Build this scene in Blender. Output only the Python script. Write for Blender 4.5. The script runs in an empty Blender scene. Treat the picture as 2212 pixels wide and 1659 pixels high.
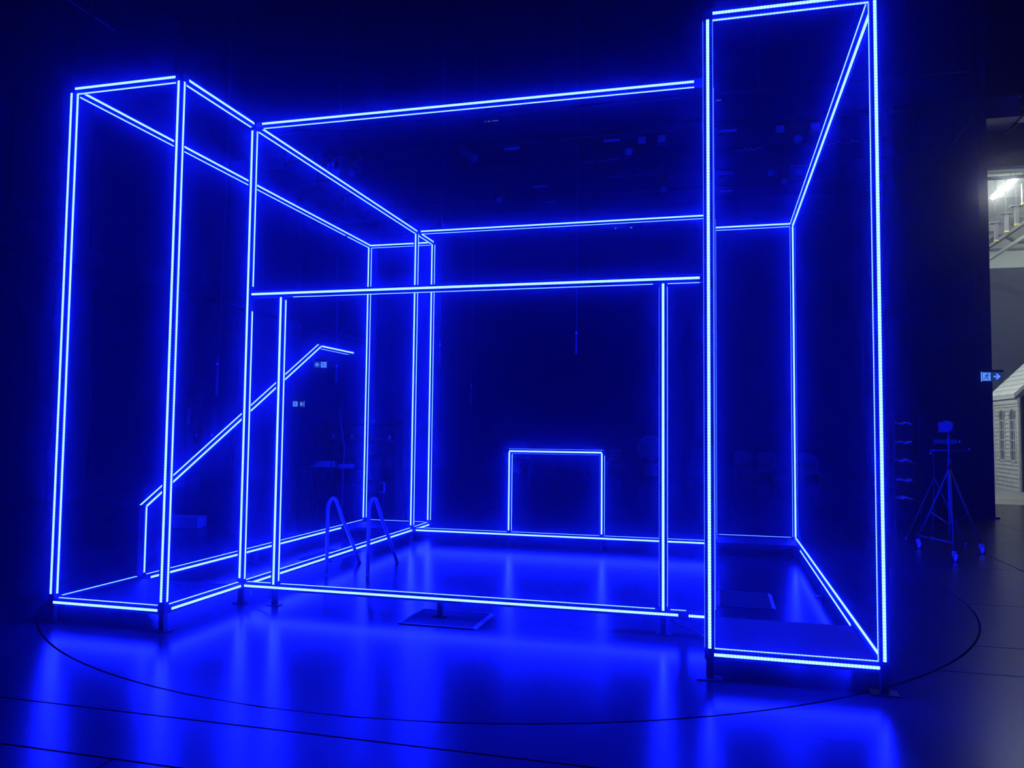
import bpy, bmesh, math, random
from mathutils import Vector, Matrix
random.seed(7)
S = bpy.context.scene
COL = S.collection

# ------------------------------------------------------------------ camera
F_PX, W_PX = 1711.99, 2212.0
yaw, pitch, roll = 0.2555, 0.0556, 0.0103
fwd = Vector((-math.sin(yaw)*math.cos(pitch), math.cos(yaw)*math.cos(pitch), math.sin(pitch)))
rt = Vector((math.cos(yaw), math.sin(yaw), 0)); up = rt.cross(fwd)
r2 = rt*math.cos(roll)+up*math.sin(roll); u2 = up*math.cos(roll)-rt*math.sin(roll)
cam_d = bpy.data.cameras.new('camera'); cam = bpy.data.objects.new('camera', cam_d); COL.objects.link(cam)
cam_d.sensor_width = 36; cam_d.lens = 36*F_PX/W_PX; cam_d.clip_end = 200
m = Matrix((r2, u2, -fwd)).transposed().to_4x4(); m.translation = (5.2293, -5.3734, 1.6)
cam.matrix_world = m
S.camera = cam

# ------------------------------------------------------------------ world: unlit hall, with thin haze added to imitate lens bloom
wd = bpy.data.worlds.new('world'); S.world = wd; wd.use_nodes = True
nt = wd.node_tree; nt.nodes.clear()
wo = nt.nodes.new('ShaderNodeOutputWorld'); bg = nt.nodes.new('ShaderNodeBackground')
bg.inputs['Color'].default_value = (0, 0, 0.02, 1); bg.inputs['Strength'].default_value = 0.2
nt.links.new(bg.outputs[0], wo.inputs['Surface'])
BLOOM_HAZE = ((0.0046, 0.983), (0.0021, 0.80))      # (density, forwardness) of the tight and broad haze that imitates lens glow
adds = []
for dn, gg in BLOOM_HAZE:
    vs = nt.nodes.new('ShaderNodeVolumeScatter'); vs.inputs['Density'].default_value = dn
    vs.inputs['Anisotropy'].default_value = gg; vs.inputs['Color'].default_value = (1, 1, 1, 1); adds.append(vs)
ad = nt.nodes.new('ShaderNodeAddShader'); nt.links.new(adds[0].outputs[0], ad.inputs[0]); nt.links.new(adds[1].outputs[0], ad.inputs[1])
nt.links.new(ad.outputs[0], wo.inputs['Volume'])
vw = S.view_settings; vw.view_transform = 'Standard'; vw.look = 'None'; vw.gamma = 1; vw.exposure = 0; vw.use_curve_mapping = False
cy = S.cycles
cy.use_denoising = True
cy.max_bounces = 4; cy.diffuse_bounces = 2; cy.glossy_bounces = 2; cy.transmission_bounces = 3; cy.volume_bounces = 0
cy.use_light_tree = True
wd.cycles.volume_sampling = 'MULTIPLE_IMPORTANCE'
cy.caustics_reflective = False; cy.caustics_refractive = False
cy.sample_clamp_indirect = 4.0
LED = (0.55, 1.4, 200.0)
FLOOR_COL = (0.031, 0.031, 0.033)
TUBE_E = 75.0

# ------------------------------------------------------------------ materials
MATS = {}
def mat(name, col, rough=0.6, metal=0.0, noise=0.0, nscale=8.0, bump=0.0, emit=None, spec=0.5):
    if name in MATS: return MATS[name]
    M = bpy.data.materials.new(name); M.use_nodes = True; N = M.node_tree.nodes; L = M.node_tree.links
    b = N['Principled BSDF']
    b.inputs['Base Color'].default_value = (*col, 1); b.inputs['Roughness'].default_value = rough
    b.inputs['Metallic'].default_value = metal; b.inputs['Specular IOR Level'].default_value = spec
    if noise or bump:
        tc = N.new('ShaderNodeTexCoord'); nz = N.new('ShaderNodeTexNoise'); nz.inputs['Scale'].default_value = nscale
        nz.inputs['Detail'].default_value = 5
        L.new(tc.outputs['Object'], nz.inputs['Vector'])
        if noise:
            mx = N.new('ShaderNodeMix'); mx.data_type = 'RGBA'
            mx.inputs[6].default_value = (*[c*(1-noise) for c in col], 1); mx.inputs[7].default_value = (*[min(1, c*(1+noise)) for c in col], 1)
            L.new(nz.outputs[0], mx.inputs[0]); L.new(mx.outputs[2], b.inputs['Base Color'])
        if bump:
            bp = N.new('ShaderNodeBump'); bp.inputs['Strength'].default_value = bump; bp.inputs['Distance'].default_value = 0.01
            L.new(nz.outputs[0], bp.inputs['Height']); L.new(bp.outputs[0], b.inputs['Normal'])
    if emit:
        b.inputs['Emission Color'].default_value = (*emit[0], 1); b.inputs['Emission Strength'].default_value = emit[1]
        if emit[1] < 10: M.cycles.emission_sampling = 'NONE'
    MATS[name] = M
    return M
def led_material(name, gain, sampling):
    M = bpy.data.materials.new(name); M.use_nodes = True; N = M.node_tree.nodes; L = M.node_tree.links
    N.clear(); out = N.new('ShaderNodeOutputMaterial'); em = N.new('ShaderNodeEmission')
    em.inputs['Color'].default_value = (LED[0]/LED[2], LED[1]/LED[2], 1, 1)
    uv = N.new('ShaderNodeUVMap'); sx = N.new('ShaderNodeSeparateXYZ'); L.new(uv.outputs[0], sx.inputs[0])
    a = N.new('ShaderNodeMath'); a.operation = 'MULTIPLY'; a.inputs[1].default_value = 2*math.pi/0.0205; L.new(sx.outputs[0], a.inputs[0])
    s = N.new('ShaderNodeMath'); s.operation = 'SINE'; L.new(a.outputs[0], s.inputs[0])
    k = N.new('ShaderNodeMath'); k.operation = 'MULTIPLY_ADD'; k.inputs[1].default_value = 0.35*LED[2]*gain; k.inputs[2].default_value = LED[2]*gain
    L.new(s.outputs[0], k.inputs[0]); L.new(k.outputs[0], em.inputs['Strength']); L.new(em.outputs[0], out.inputs[0])
    M.cycles.emission_sampling = sampling
    return M
M_LED = led_material('led_tape_glow', 1.0, 'FRONT')
M_EDGE = led_material('led_tape_edge_glow', 0.22, 'NONE')
M_BAR = mat('black_anodised_aluminium', (0.035, 0.035, 0.038), 0.45, 0.0)

# ------------------------------------------------------------------ object helpers
def link(name, me, parent=None):
    o = bpy.data.objects.new(name, me); COL.objects.link(o)
    if parent: o.parent = parent
    return o
def thing(name, label, cat, loc=(0, 0, 0), rz=0, group=None):
    o = link(name, None); o.empty_display_size = 0.1; o.location = loc; o.rotation_euler = (0, 0, rz)
    o['label'] = label; o['category'] = cat
    if group: o['group'] = group
    return o
def tag(o, label, cat, group=None):
    o['label'] = label; o['category'] = cat
    if group: o['group'] = group
    return o
def struct(o):
    o['kind'] = 'structure'; return o
class MB:
    """collects simple solids into one mesh"""
    def __init__(s): s.v = []; s.f = []; s.sm = []
    def add(s, vs, fs, smooth=False):
        n = len(s.v); s.v += [tuple(v) for v in vs]; s.f += [[i+n for i in f] for f in fs]; s.sm += [smooth]*len(fs); return s
    def box(s, lo, hi):
        x0, y0, z0 = lo; x1, y1, z1 = hi
        return s.add([(x0,y0,z0),(x1,y0,z0),(x1,y1,z0),(x0,y1,z0),(x0,y0,z1),(x1,y0,z1),(x1,y1,z1),(x0,y1,z1)],
                     [(3,2,1,0),(4,5,6,7),(0,1,5,4),(1,2,6,5),(2,3,7,6),(3,0,4,7)])
    def cbox(s, c, sz): return s.box([c[i]-sz[i]/2 for i in range(3)], [c[i]+sz[i]/2 for i in range(3)])
    def sweep(s, prof, a, b, U, V, caps=True, smooth=False):
        a, b = Vector(a), Vector(b); n = len(prof)
        vs = [a+U*p[0]+V*p[1] for p in prof]+[b+U*p[0]+V*p[1] for p in prof]
        fs = [(i, (i+1) % n, n+(i+1) % n, n+i) for i in range(n)]
        s.add(vs, fs, smooth)
        if caps: k = len(s.v)-2*n; s.f += [[k+i for i in range(n)][::-1], [k+n+i for i in range(n)]]; s.sm += [False]*2
        return s
    def tube(s, pts, r, seg=10, closed=False, r1=None):
        pts = [Vector(p) for p in pts]; n = len(pts); rings = []
        pn = None
        for i, p in enumerate(pts):
            if closed: t = (pts[(i+1) % n]-pts[i-1])
            else: t = pts[min(i+1, n-1)]-pts[max(i-1, 0)]
            t.normalize()
            if pn is None:
                pn = t.cross(Vector((0, 0, 1)) if abs(t.z) < .95 else Vector((1, 0, 0))).normalized()
            else: pn = (pn-t*pn.dot(t)).normalized()
            q = t.cross(pn); rr = r if r1 is None else r+(r1-r)*i/max(1, n-1)
            rings.append([p+(pn*math.cos(2*math.pi*j/seg)+q*math.sin(2*math.pi*j/seg))*rr for j in range(seg)])
        fs = []
        for i in range(n if closed else n-1):
            a, b = i*seg, ((i+1) % n)*seg
            fs += [(a+j, a+(j+1) % seg, b+(j+1) % seg, b+j) for j in range(seg)]
        s.add([v for ring in rings for v in ring], fs, True)
        if not closed:
            k = len(s.v)-n*seg; s.f += [[k+j for j in range(seg)][::-1], [k+(n-1)*seg+j for j in range(seg)]]; s.sm += [False]*2
        return s
    def lathe(s, prof, c=(0, 0, 0), axis=(0, 0, 1), seg=16, smooth=True):
        ax = Vector(axis).normalized(); c = Vector(c)
        U = ax.cross(Vector((0, 0, 1)) if abs(ax.z) < .9 else Vector((1, 0, 0))).normalized(); V = ax.cross(U)
        vs = []
        for r, h in prof: vs += [c+ax*h+(U*math.cos(2*math.pi*j/seg)+V*math.sin(2*math.pi*j/seg))*r for j in range(seg)]
        fs = []
        for i in range(len(prof)-1): fs += [(i*seg+j, i*seg+(j+1) % seg, (i+1)*seg+(j+1) % seg, (i+1)*seg+j) for j in range(seg)]
        s.add(vs, fs, smooth)
        k = len(s.v)-len(vs); s.f += [[k+j for j in range(seg)][::-1], [k+(len(prof)-1)*seg+j for j in range(seg)]]; s.sm += [False]*2
        return s
    def poly(s, pts, d):
        """prism: polygon pts extruded by vector d"""
        n = len(pts); d = Vector(d); a = [Vector(p) for p in pts]; b = [p+d for p in a]
        return s.add(a+b, [tuple(range(n))[::-1], tuple(range(n, 2*n))]+[(i, (i+1) % n, n+(i+1) % n, n+i) for i in range(n)])
    def mesh(s, name):
        me = bpy.data.meshes.new(name); me.from_pydata(s.v, [], s.f)
        bm = bmesh.new(); bm.from_mesh(me); bmesh.ops.recalc_face_normals(bm, faces=bm.faces); bm.to_mesh(me); bm.free()
        me.polygons.foreach_set('use_smooth', s.sm); me.update(); return me
    def build(s, name, m, parent=None):
        me = s.mesh(name); me.materials.append(m); return link(name, me, parent)
def copy_tree(o, parent=None):
    c = o.copy(); COL.objects.link(c); c.parent = parent
    for ch in list(o.children): copy_tree(ch, c)
    return c

# ------------------------------------------------------------------ LED frame
HB = 0.030                      # half width of the square bar
def strip(bar, a, b, n, half=0.0095, rise=0.003):
    """flat light-emitting tape on a bar face, its two thin side edges glowing faintly"""
    a, b, n = Vector(a), Vector(b), Vector(n); d = (b-a).normalized(); sd = d.cross(n).normalized(); n = sd.cross(d)
    prof = [(half, 0), (half, rise), (-half, rise), (-half, 0)]
    o = n*HB; L = (b-a).length; k = 4
    vs = [a+o+sd*p[0]+n*p[1] for p in prof]+[b+o+sd*p[0]+n*p[1] for p in prof]
    fs = [(0, 1, 5, 4), (1, 2, 6, 5), (2, 3, 7, 6), (0, 3, 2, 1), (4, 5, 6, 7)]
    me = bpy.data.meshes.new('led_strip'); me.from_pydata([tuple(v) for v in vs], [], fs)
    uvl = me.uv_layers.new(name='UVMap')
    for lp in me.loops: uvl.data[lp.index].uv = (L if lp.vertex_index >= k else 0.0, 0.5)
    me.materials.append(M_LED); me.materials.append(M_EDGE)
    for i in (0, 2, 3, 4): me.polygons[i].material_index = 1
    # emission must leave the tape: outward normals
    if me.polygons[1].normal.dot(n) < 0:
        bm = bmesh.new(); bm.from_mesh(me); bmesh.ops.reverse_faces(bm, faces=bm.faces); bm.to_mesh(me); bm.free()
    me.update()
    return link('led_strip', me, bar)
FACES = {'x': Vector((1, 0, 0)), 'X': Vector((-1, 0, 0)), 'y': Vector((0, 1, 0)), 'Y': Vector((0, -1, 0)), 'z': Vector((0, 0, 1)), 'Z': Vector((0, 0, -1))}
def bar(parent, name, a, b, strips, trim=0.0):
    """square bar a-b; strips: list of (face, start, end) in metres from a (negative end counts back from b)"""
    a, b = Vector(a), Vector(b); d = (b-a).normalized(); L = (b-a).length
    ref = Vector((0, 0, 1)) if abs(d.z) < 0.99 else Vector((1, 0, 0))
    U = d.cross(ref).normalized(); V = d.cross(U).normalized(); c = 0.004; h = HB
    prof = [(h, -h+c), (h, h-c), (h-c, h), (-h+c, h), (-h, h-c), (-h, -h+c), (-h+c, -h), (h-c, -h)]
    o = MB().sweep(prof, a+d*trim, b-d*trim, U, V).build(name, M_BAR, parent)
    for st in strips:
        n = FACES[st[0]] if isinstance(st[0], str) else Vector(st[0])
        s0 = st[1]; s1 = st[2] if st[2] > 0 else L+st[2]
        strip(o, a+d*s0, a+d*s1, n)
    return o
XB, XG, XH = 1.04, 5.167, 6.204
YC, YE, YF = 1.043, 5.153, 5.826
ZB, ZT, ZL = 0.16, 4.395, 2.803
# ------------------------------------------------------------------ the hall
def floor_material(name, col, r0, r1, streak, bump):
    M = bpy.data.materials.new(name); M.use_nodes = True; N = M.node_tree.nodes; L = M.node_tree.links
    b = N['Principled BSDF']; tc = N.new('ShaderNodeTexCoord'); mp = N.new('ShaderNodeMapping')
    mp.inputs['Scale'].default_value = streak; L.new(tc.outputs['Object'], mp.inputs['Vector'])
    nz = N.new('ShaderNodeTexNoise'); nz.inputs['Scale'].default_value = 1.0; nz.inputs['Detail'].default_value = 8; nz.inputs['Roughness'].default_value = 0.65
    L.new(mp.outputs[0], nz.inputs['Vector'])
    rp = N.new('ShaderNodeValToRGB'); rp.color_ramp.elements[0].position = 0.3; rp.color_ramp.elements[1].position = 0.72
    rp.color_ramp.elements[0].color = (*[c*0.97 for c in col], 1); rp.color_ramp.elements[1].color = (*[c*1.03 for c in col], 1)
    L.new(nz.outputs[0], rp.inputs[0]); L.new(rp.outputs[0], b.inputs['Base Color'])
    n2 = N.new('ShaderNodeTexNoise'); n2.inputs['Scale'].default_value = 0.9; n2.inputs['Detail'].default_value = 4; L.new(tc.outputs['Object'], n2.inputs['Vector'])
    mr = N.new('ShaderNodeMapRange'); mr.inputs['To Min'].default_value = r0; mr.inputs['To Max'].default_value = r1
    L.new(n2.outputs[0], mr.inputs[0]); L.new(mr.outputs[0], b.inputs['Roughness'])
    bp = N.new('ShaderNodeBump'); bp.inputs['Strength'].default_value = bump; bp.inputs['Distance'].default_value = 0.01
    n3 = N.new('ShaderNodeTexNoise'); n3.inputs['Scale'].default_value = 2.2; n3.inputs['Detail'].default_value = 2; L.new(mp.outputs[0], n3.inputs['Vector'])
    L.new(n3.outputs[0], bp.inputs['Height'])
    if bump: L.new(bp.outputs[0], b.inputs['Normal'])
    b.inputs['Specular IOR Level'].default_value = 0.125
    return M
M_FLOOR = mat('worn_black_stage_paint', tuple(c*1.15 for c in FLOOR_COL), 0.25, spec=0.13)
M_TURN = floor_material('satin_black_turntable_paint', FLOOR_COL, 0.215, 0.25, (1.0, 2.2, 1.0), 0.03)
M_GAP = mat('dark_floor_gap', (0.006, 0.006, 0.007), 0.9)
M_WALL = mat('matt_black_wall', (0.014, 0.014, 0.016), 0.85)
M_WALL2 = mat('charcoal_acoustic_panel', (0.028, 0.028, 0.034), 0.8)
M_DRAPE = mat('black_stage_drape', (0.0075, 0.0075, 0.009), 0.95)
M_BLACK = mat('matt_black_plate', (0.018, 0.018, 0.020), 0.55)
M_LID = mat('dull_black_hatch_lid', (0.009, 0.009, 0.010), 0.75, spec=0.2)
M_STEEL = mat('brushed_steel', (0.55, 0.55, 0.58), 0.28, 1.0)
M_BLKMET = mat('black_powder_coat', (0.022, 0.022, 0.025), 0.4)
M_GREYMET = mat('grey_painted_metal', (0.16, 0.16, 0.18), 0.45)
M_WHITE = mat('weathered_white_paint', (0.74, 0.76, 0.74), 0.7, noise=0.25, nscale=4)
M_CLOTH = mat('pale_cloth', (0.5, 0.5, 0.52), 0.9, noise=0.2, nscale=9, bump=0.3)
XC, YCC, RT = 2.974, 3.216, 4.4928
base = struct(MB().box((-20, -9, -.14), (24, 30, -.025)).build('floor', M_GAP)); base['label'] = 'dark stage sub-floor seen in the seams'
def circ(y, s): return XC+s*math.sqrt(max(0.0, (RT+.009)**2-(y-YCC)**2))
def panel(ya, yb, xs0, xs1):
    """floor panel between two boundary functions of y"""
    ys = [ya]; n = max(2, int((yb-ya)/0.06)) if (callable(xs0) or callable(xs1)) else 1
    ys = [ya+(yb-ya)*i/n for i in range(n+1)]
    f0 = xs0 if callable(xs0) else (lambda y: xs0); f1 = xs1 if callable(xs1) else (lambda y: xs1)
    b = MB()
    for i in range(n):
        p, q = ys[i], ys[i+1]
        vs = [(f0(p), p, 0), (f1(p), p, 0), (f1(q), q, 0), (f0(q), q, 0)]
        b.add(vs+[(x, y, -.02) for x, y, z in vs], [(0, 1, 2, 3), (0, 4, 5, 1), (2, 6, 7, 3), (1, 5, 6, 2), (3, 7, 4, 0)])
    me = bpy.data.meshes.new('floor_panel'); me.from_pydata(b.v, [], b.f); me.materials.append(M_FLOOR); me.materials.append(M_GAP)
    for i, pl in enumerate(me.polygons): pl.material_index = 0 if i % 5 == 0 else 1
    me.update()
    return link('floor_panel', me, base)
gp = 0.008
seams = [-9, -5.2, -4.2, -3.1, -2.09, -1.55, 0.62, 1.38, 3.0, 5.2, 7.72, 10.2, 12.7, 14.6, 17.2, 19.8, 22.4, 25, 30]
for a, b in zip(seams[:-1], seams[1:]):
    a2, b2 = a+gp, b-gp
    lo, hi = YCC-RT, YCC+RT
    if b2 <= lo or a2 >= hi:
        cuts = {-2.09: [-7, 9.4], -3.1: [-4, 2.42, 9.5], -4.2: [-6, 2, 6, 11]}.get(a, [-9, -4, 1, 5.5, 8.64, 10.0, 14.0])
        xs = [-20]+cuts+[24]
        for x0, x1 in zip(xs[:-1], xs[1:]): panel(a2, b2, x0+gp*.6, x1-gp*.6)
    else:
        if a2 < lo < b2:
            panel(a2, lo, -20, XC); panel(a2, lo, XC, 24); a2 = lo
        L0 = -8.0; panel(a2, b2, L0, (lambda y: circ(y, -1))); panel(a2, b2, -20, L0-gp)
        panel(a2, b2, (lambda y: circ(y, 1)), 8.64-gp if a >= 1.3 else 9.4-gp); panel(a2, b2, 8.64+gp if a >= 1.3 else 9.4+gp, 24)
# turntable
ring = [(XC+(RT-.009)*math.cos(2*math.pi*i/160), YCC+(RT-.009)*math.sin(2*math.pi*i/160), -.02) for i in range(160)]
tt = MB().poly(ring, (0, 0, .02)).build('floor_turntable', M_TURN); struct(tt)
tt.data.materials.append(M_GAP)
for pl in tt.data.polygons: pl.material_index = 0 if abs(pl.normal.z) > .5 else 1
pass; tt['label'] = 'round black revolving stage disc under the glowing frames'
# walls and ceiling
WL, WB, WR, CE = -8.2, 24.2, 10.085, 12.0
wl = struct(MB().box((WL-.3, -9, 0), (WL, WB, CE)).build('wall_left', M_WALL))
wb = struct(MB().box((WL, WB, 0), (WR+.18, WB+.3, CE)).build('wall_back', M_WALL))
wr = struct(MB().box((WR, 11.42, 0), (WR+.16, WB, CE)).build('wall_right', M_WALL))
MB().box((WR-.02, 11.36, 0), (WR+.22, 11.42, .03)).build('wall_foot', M_BLKMET, wr)
for (ya, yb, za, zb) in ((11.75, 15.7, 7.75, 9.4), (11.75, 16.6, 3.45, 4.85), (17.2, 21.5, 3.45, 4.85), (17.2, 21.5, 5.2, 7.4)):
    MB().box((WR-.03, ya, za), (WR, yb, zb)).build('acoustic_panel', M_WALL2, wr)
ce = struct(MB().box((-20, -9, CE), (24, 30, CE+.2)).build('ceiling', M_WALL))
for y in (1.5, 5.5, 10.25, 11.95, 13.5, 14.9, 16.35, 19.6, 22.5): MB().box((WL, y-.12, CE-.45), (WR, y+.12, CE)).build('ceiling_beam', M_WALL, ce)
wf = struct(MB().box((-20, -9.3, 0), (24, -9, CE)).build('wall_front', M_WALL))
# fly gallery rail and wall panels on the left wall
MB().box((WL, 2, 4.95), (WL+.35, 23.5, 5.2)).build('gallery_ledge', M_WALL, wl)
for (ya, yb, za, zb) in ((6.9, 7.75, 5.7, 8.2), (9.0, 11.8, 5.5, 9.5), (14, 17, 5.5, 9.5), (9.2, 12.0, 0.4, 4.6), (14.6, 17.2, .4, 4.6)):
    MB().box((WL, ya, za), (WL+.04, yb, zb)).build('wall_panel', M_DRAPE, wl)
for y in (8.3, 13.0, 18.0): MB().box((WL, y-.2, 0), (WL+.25, y+.2, CE)).build('pilaster', M_WALL, wl)
# header wall of the scene dock, dock walls and ceiling
M_DGREY = mat('slate_blue_dock_wall', (0.075, 0.085, 0.12), 0.8, noise=0.12, nscale=1.5)
M_DWHITE = mat('off_white_dock_paint', (0.62, 0.65, 0.60), 0.75, noise=0.1, nscale=1.2)
hd = struct(MB().box((WR+.16, 14, 7.47), (24, 14.25, CE)).build('wall_header', M_WALL))
MB().box((WR+.16, 13.97, 7.40), (24, 14.25, 7.47)).build('header_edge', M_DWHITE, hd)
MB().box((WR+.16, 14.25, 7.28), (24, 14.32, 7.34)).build('header_track', M_BLKMET, hd)
wd2 = struct(MB().box((WR+.16, 27, 0), (24, 27.3, 7.65)).build('wall_dock_back', M_DGREY))
MB().box((WR+.16, 27, 7.65), (24, 27.3, 9.2)).build('upper_wall_band', M_DWHITE, wd2)
MB().box((WR+.16, 26.9, 8.28), (24, 26.98, 8.36)).build('conduit', M_GREYMET, wd2)
struct(MB().box((18.5, 14.25, 0), (18.8, 27, 9.2)).build('wall_dock_right', M_DWHITE))
struct(MB().box((WR, 24.2, 0), (WR+.16, 27.3, 9.2)).build('wall_dock_left', M_DWHITE))
dc = struct(MB().box((WR+.16, 14.25, 9.2), (24, 27.3, 9.4)).build('ceiling_dock', M_DWHITE))
for y in (15.4, 17.6, 19.9, 22.4, 25.0):
    MB().box((WR+.16, y-.06, 9.02), (18.5, y+.06, 9.06)).box((WR+.16, y-.012, 9.06), (18.5, y+.012, 9.2)).build('ceiling_joist', M_DWHITE, dc)
M_DFLOOR = mat('pale_grey_dock_screed', (0.30, 0.31, 0.32), 0.6, noise=0.15, nscale=1.0)
struct(MB().box((WR+.17, 14.7, 0), (18.5, 27, .004)).build('floor_dock', M_DFLOOR))
M_YEL = mat('yellow_floor_tape', (0.55, 0.48, 0.10), 0.6)
ln = thing('floor_marking', 'yellow painted guide lines crossing on the dock floor before the house', 'floor marking')
for a, b in (((11.6, 16.1), (14, 18.9)), ((11.2, 16.7), (14.5, 14.9)), ((11.6, 16.1), (16, 15.9))):
    a, b = Vector((*a, .005)), Vector((*b, .005)); d = (b-a).normalized(); n = Vector((-d.y, d.x, 0))*.04
    MB().poly([a-n, a+n, b+n, b-n], (0, 0, .002)).build('line', M_YEL, ln)
g = 0.055
def feet(parent, pts, plate=0.06):
    for x, y in pts:
        f = MB().box((x-.022, y-.022, .006), (x+.022, y+.022, ZB-HB)).box((x-plate, y-plate*.7, 0), (x+plate, y+plate*.7, .006)).build('foot', M_BAR, parent)
def corner(parent, x, y, z):
    MB().cbox((x, y, z), (0.064, 0.064, 0.064)).build('corner_block', M_BAR, parent)
H = ZT-ZB
# left tower
T = thing('tower_frame', 'tall neon-blue outlined tower frame on the left, holding the stair rail', 'light frame', (0.52, 2.9, 0)); T.location = (0,0,0)
for x, y, fs in ((0, 0, 'Yx'), (XB, 0, 'Yx'), (XB, YE, 'Yx'), (XB, YF, 'Yx'), (0, YF, 'Yx')):
    bar(T, 'post', (x, y, ZB), (x, y, ZT), [(c, g+.01, -g*.6) for c in fs], HB)
bar(T, 'post', (XB, YC, ZB), (XB, YC, ZT), [('Y', g+.01, -g), ('x', g, 2.49), ('x', 2.72, -g)], HB)
bar(T, 'top_rail', (0, 0, ZT), (XB, 0, ZT), [('Y', g*.6, -g*.6), ('Z', g*.6, -g*.6)], HB)
bar(T, 'top_rail', (0, YF, ZT), (XB, YF, ZT), [('Y', g*.5, -g*.5), ('Z', g*.5, -g*.5)], HB)
bar(T, 'top_rail', (0, 0, ZT), (0, YF, ZT), [('x', g, -g*.5), ('Z', g, 5.0), ('Z', 5.07, -g*.5)], HB)
for y0, y1 in ((0, YC), (YC, YE), (YE, YF)):
    bar(T, 'top_rail', (XB, y0, ZT), (XB, y1, ZT), [('x', g, -g), ('Z', g, -g)], HB)
    bar(T, 'bottom_rail', (XB, y0, ZB), (XB, y1, ZB), [('x', g, -g), ('z', g, -g)], HB)
bar(T, 'bottom_rail', (0, 0, ZB), (XB, 0, ZB), [('Y', g*.5, -g*.5), ('z', g, -g)], HB)
bar(T, 'bottom_rail', (0, YF, ZB), (XB, YF, ZB), [('z', g, -g)], HB)
bar(T, 'bottom_rail', (0, 0, ZB), (0, YF, ZB), [('z', .09, .95), ('z', 1.08, -g), ('x', 1.10, 5.0)], HB)
for x in (0, XB):
    for y in (0, YC, YE, YF):
        if (x, y) in ((0, YC), (0, YE)): continue
        for z in (ZB, ZT): corner(T, x, y, z)
# right tower
R = thing('tower_frame', 'tall neon-blue outlined tower frame on the right, nearest the camera', 'light frame')
for x, y, fs in ((XG, 0, 'YXx'), (XH, 0, 'YXx'), (XG, YF, 'Yx'), (XH, YF, 'YXx')):
    bar(R, 'post', (x, y, ZB), (x, y, ZT), [(c, g*.7, -g*.7) for c in fs], HB)
for y in (YC, YE):
    bar(R, 'post', (XG, y, ZB), (XG, y, ZT), [('X', g, -g), ('x', g, -g)], HB)
for y in (0, YF):
    bar(R, 'top_rail', (XG, y, ZT), (XH, y, ZT), [('Y', g*.6, -g*.6), ('Z', g*.6, -g*.6)], HB)
bar(R, 'bottom_rail', (XG, 0, ZB), (XH, 0, ZB), [('Y', g*.5, -g*.5), ('z', g*.5, -g*.5)], HB)
bar(R, 'bottom_rail', (XG, YF, ZB), (XH, YF, ZB), [('z', g, -g)], HB)
bar(R, 'top_rail', (XH, 0, ZT), (XH, YF, ZT), [('X', g, -g*.5), ('Z', g, -g*.5)], HB)
bar(R, 'bottom_rail', (XH, 0, ZB), (XH, YF, ZB), [('z', g, -g), ('X', 1.06, 4.85)], HB)
for y0, y1 in ((0, YC), (YC, YE), (YE, YF)):
    bar(R, 'top_rail', (XG, y0, ZT), (XG, y1, ZT), [('X', g, -g), ('Z', g, -g)], HB)
    bar(R, 'bottom_rail', (XG, y0, ZB), (XG, y1, ZB), [('X', g, -g), ('z', g, -g)], HB)
for x, y in ((XG, 0), (XH, 0), (XG, YC), (XG, YE), (XG, YF), (XH, YF)):
    for z in (ZB, ZT): corner(R, x, y, z)
# front doorway
Dw = thing('doorway_frame', 'neon-blue doorway outline with lintel between the two towers at the front', 'light frame')
x0, x1 = XB+HB, XG-HB
bar(Dw, 'top_rail', (x0, YC, ZT), (x1, YC, ZT), [('Y', .07, -.09), ('Z', .07, -.09)])
bar(Dw, 'lintel', (x0, YC, ZL), (x1, YC, ZL), [('Y', .01, -.05), ('Z', .42, -.42), ('Z', -.30+x1-x0, -.05)])
bar(Dw, 'threshold_rail', (x0, YC, ZB), (x1, YC, ZB), [('Y', .02, -.22), ('Y', x1-x0-.14, -.01), ('z', .03, .27), ('z', .37, -.40), ('z', x1-x0-.28, -.16), ('y', .1, -.1)])
for x in (1.383, 4.802):
    bar(Dw, 'door_post', (x, YC, ZB), (x, YC, ZL), [('Y', g*.5, -.035), ('x', g, -.06)]+([('X', g, -.06)] if x > 3 else []), HB)
# rear frame
Rr = thing('rear_frame', 'neon-blue rectangular frame closing the back of the outlined room', 'light frame')
bar(Rr, 'top_rail', (x0, YE, ZT), (x1, YE, ZT), [('Y', .05, -.05), ('Z', .05, -.05)])
bar(Rr, 'bottom_rail', (x0, YE, ZB), (x1, YE, ZB), [('Y', .05, -.05), ('z', .05, -.05)])
# fireplace outline
Fp = thing('fireplace_outline', 'small neon-blue square arch standing on the rear bottom rail', 'light frame')
fx0, fx1, fz = 2.46, 3.728, 1.287
bar(Fp, 'mantel', (fx0-HB, YE, fz), (fx1+HB, YE, fz), [('Y', .03, -.03), ('z', .02, -.02), ('Z', .07, -.07)])
for x, s in ((fx0, 'x'), (fx1, 'x')):
    bar(Fp, 'upright', (x, YE, ZB), (x, YE, fz), [('Y', g, -.01), (s, g, -HB-.01)]+([('X', g, -HB-.01)]), HB)
# stair rail
Sr = thing('stair_rail_outline', 'neon-blue slanted stair handrail rising inside the left tower', 'handrail')
pa, pb, pc = Vector((0, 1.0085, .834)), Vector((0, 4.305, 2.68)), Vector((0, 5.293, 2.68))
bar(Sr, 'newel_post', (0, 1.0085, ZB), pa, [('x', .06, -.005)], HB)
sl = (pb-pa).normalized(); nn = FACES['x'].cross(sl).normalized()
if nn.z < 0: nn = -nn
bar(Sr, 'sloping_rail', pa-sl*.03, pb, [('x', .03, -.01), (nn if False else (0, -sl.z, sl.y), .0, -.01)])
bar(Sr, 'landing_rail', pb, pc, [('x', .01, -.01), ('Z', .03, -.12)])
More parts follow.
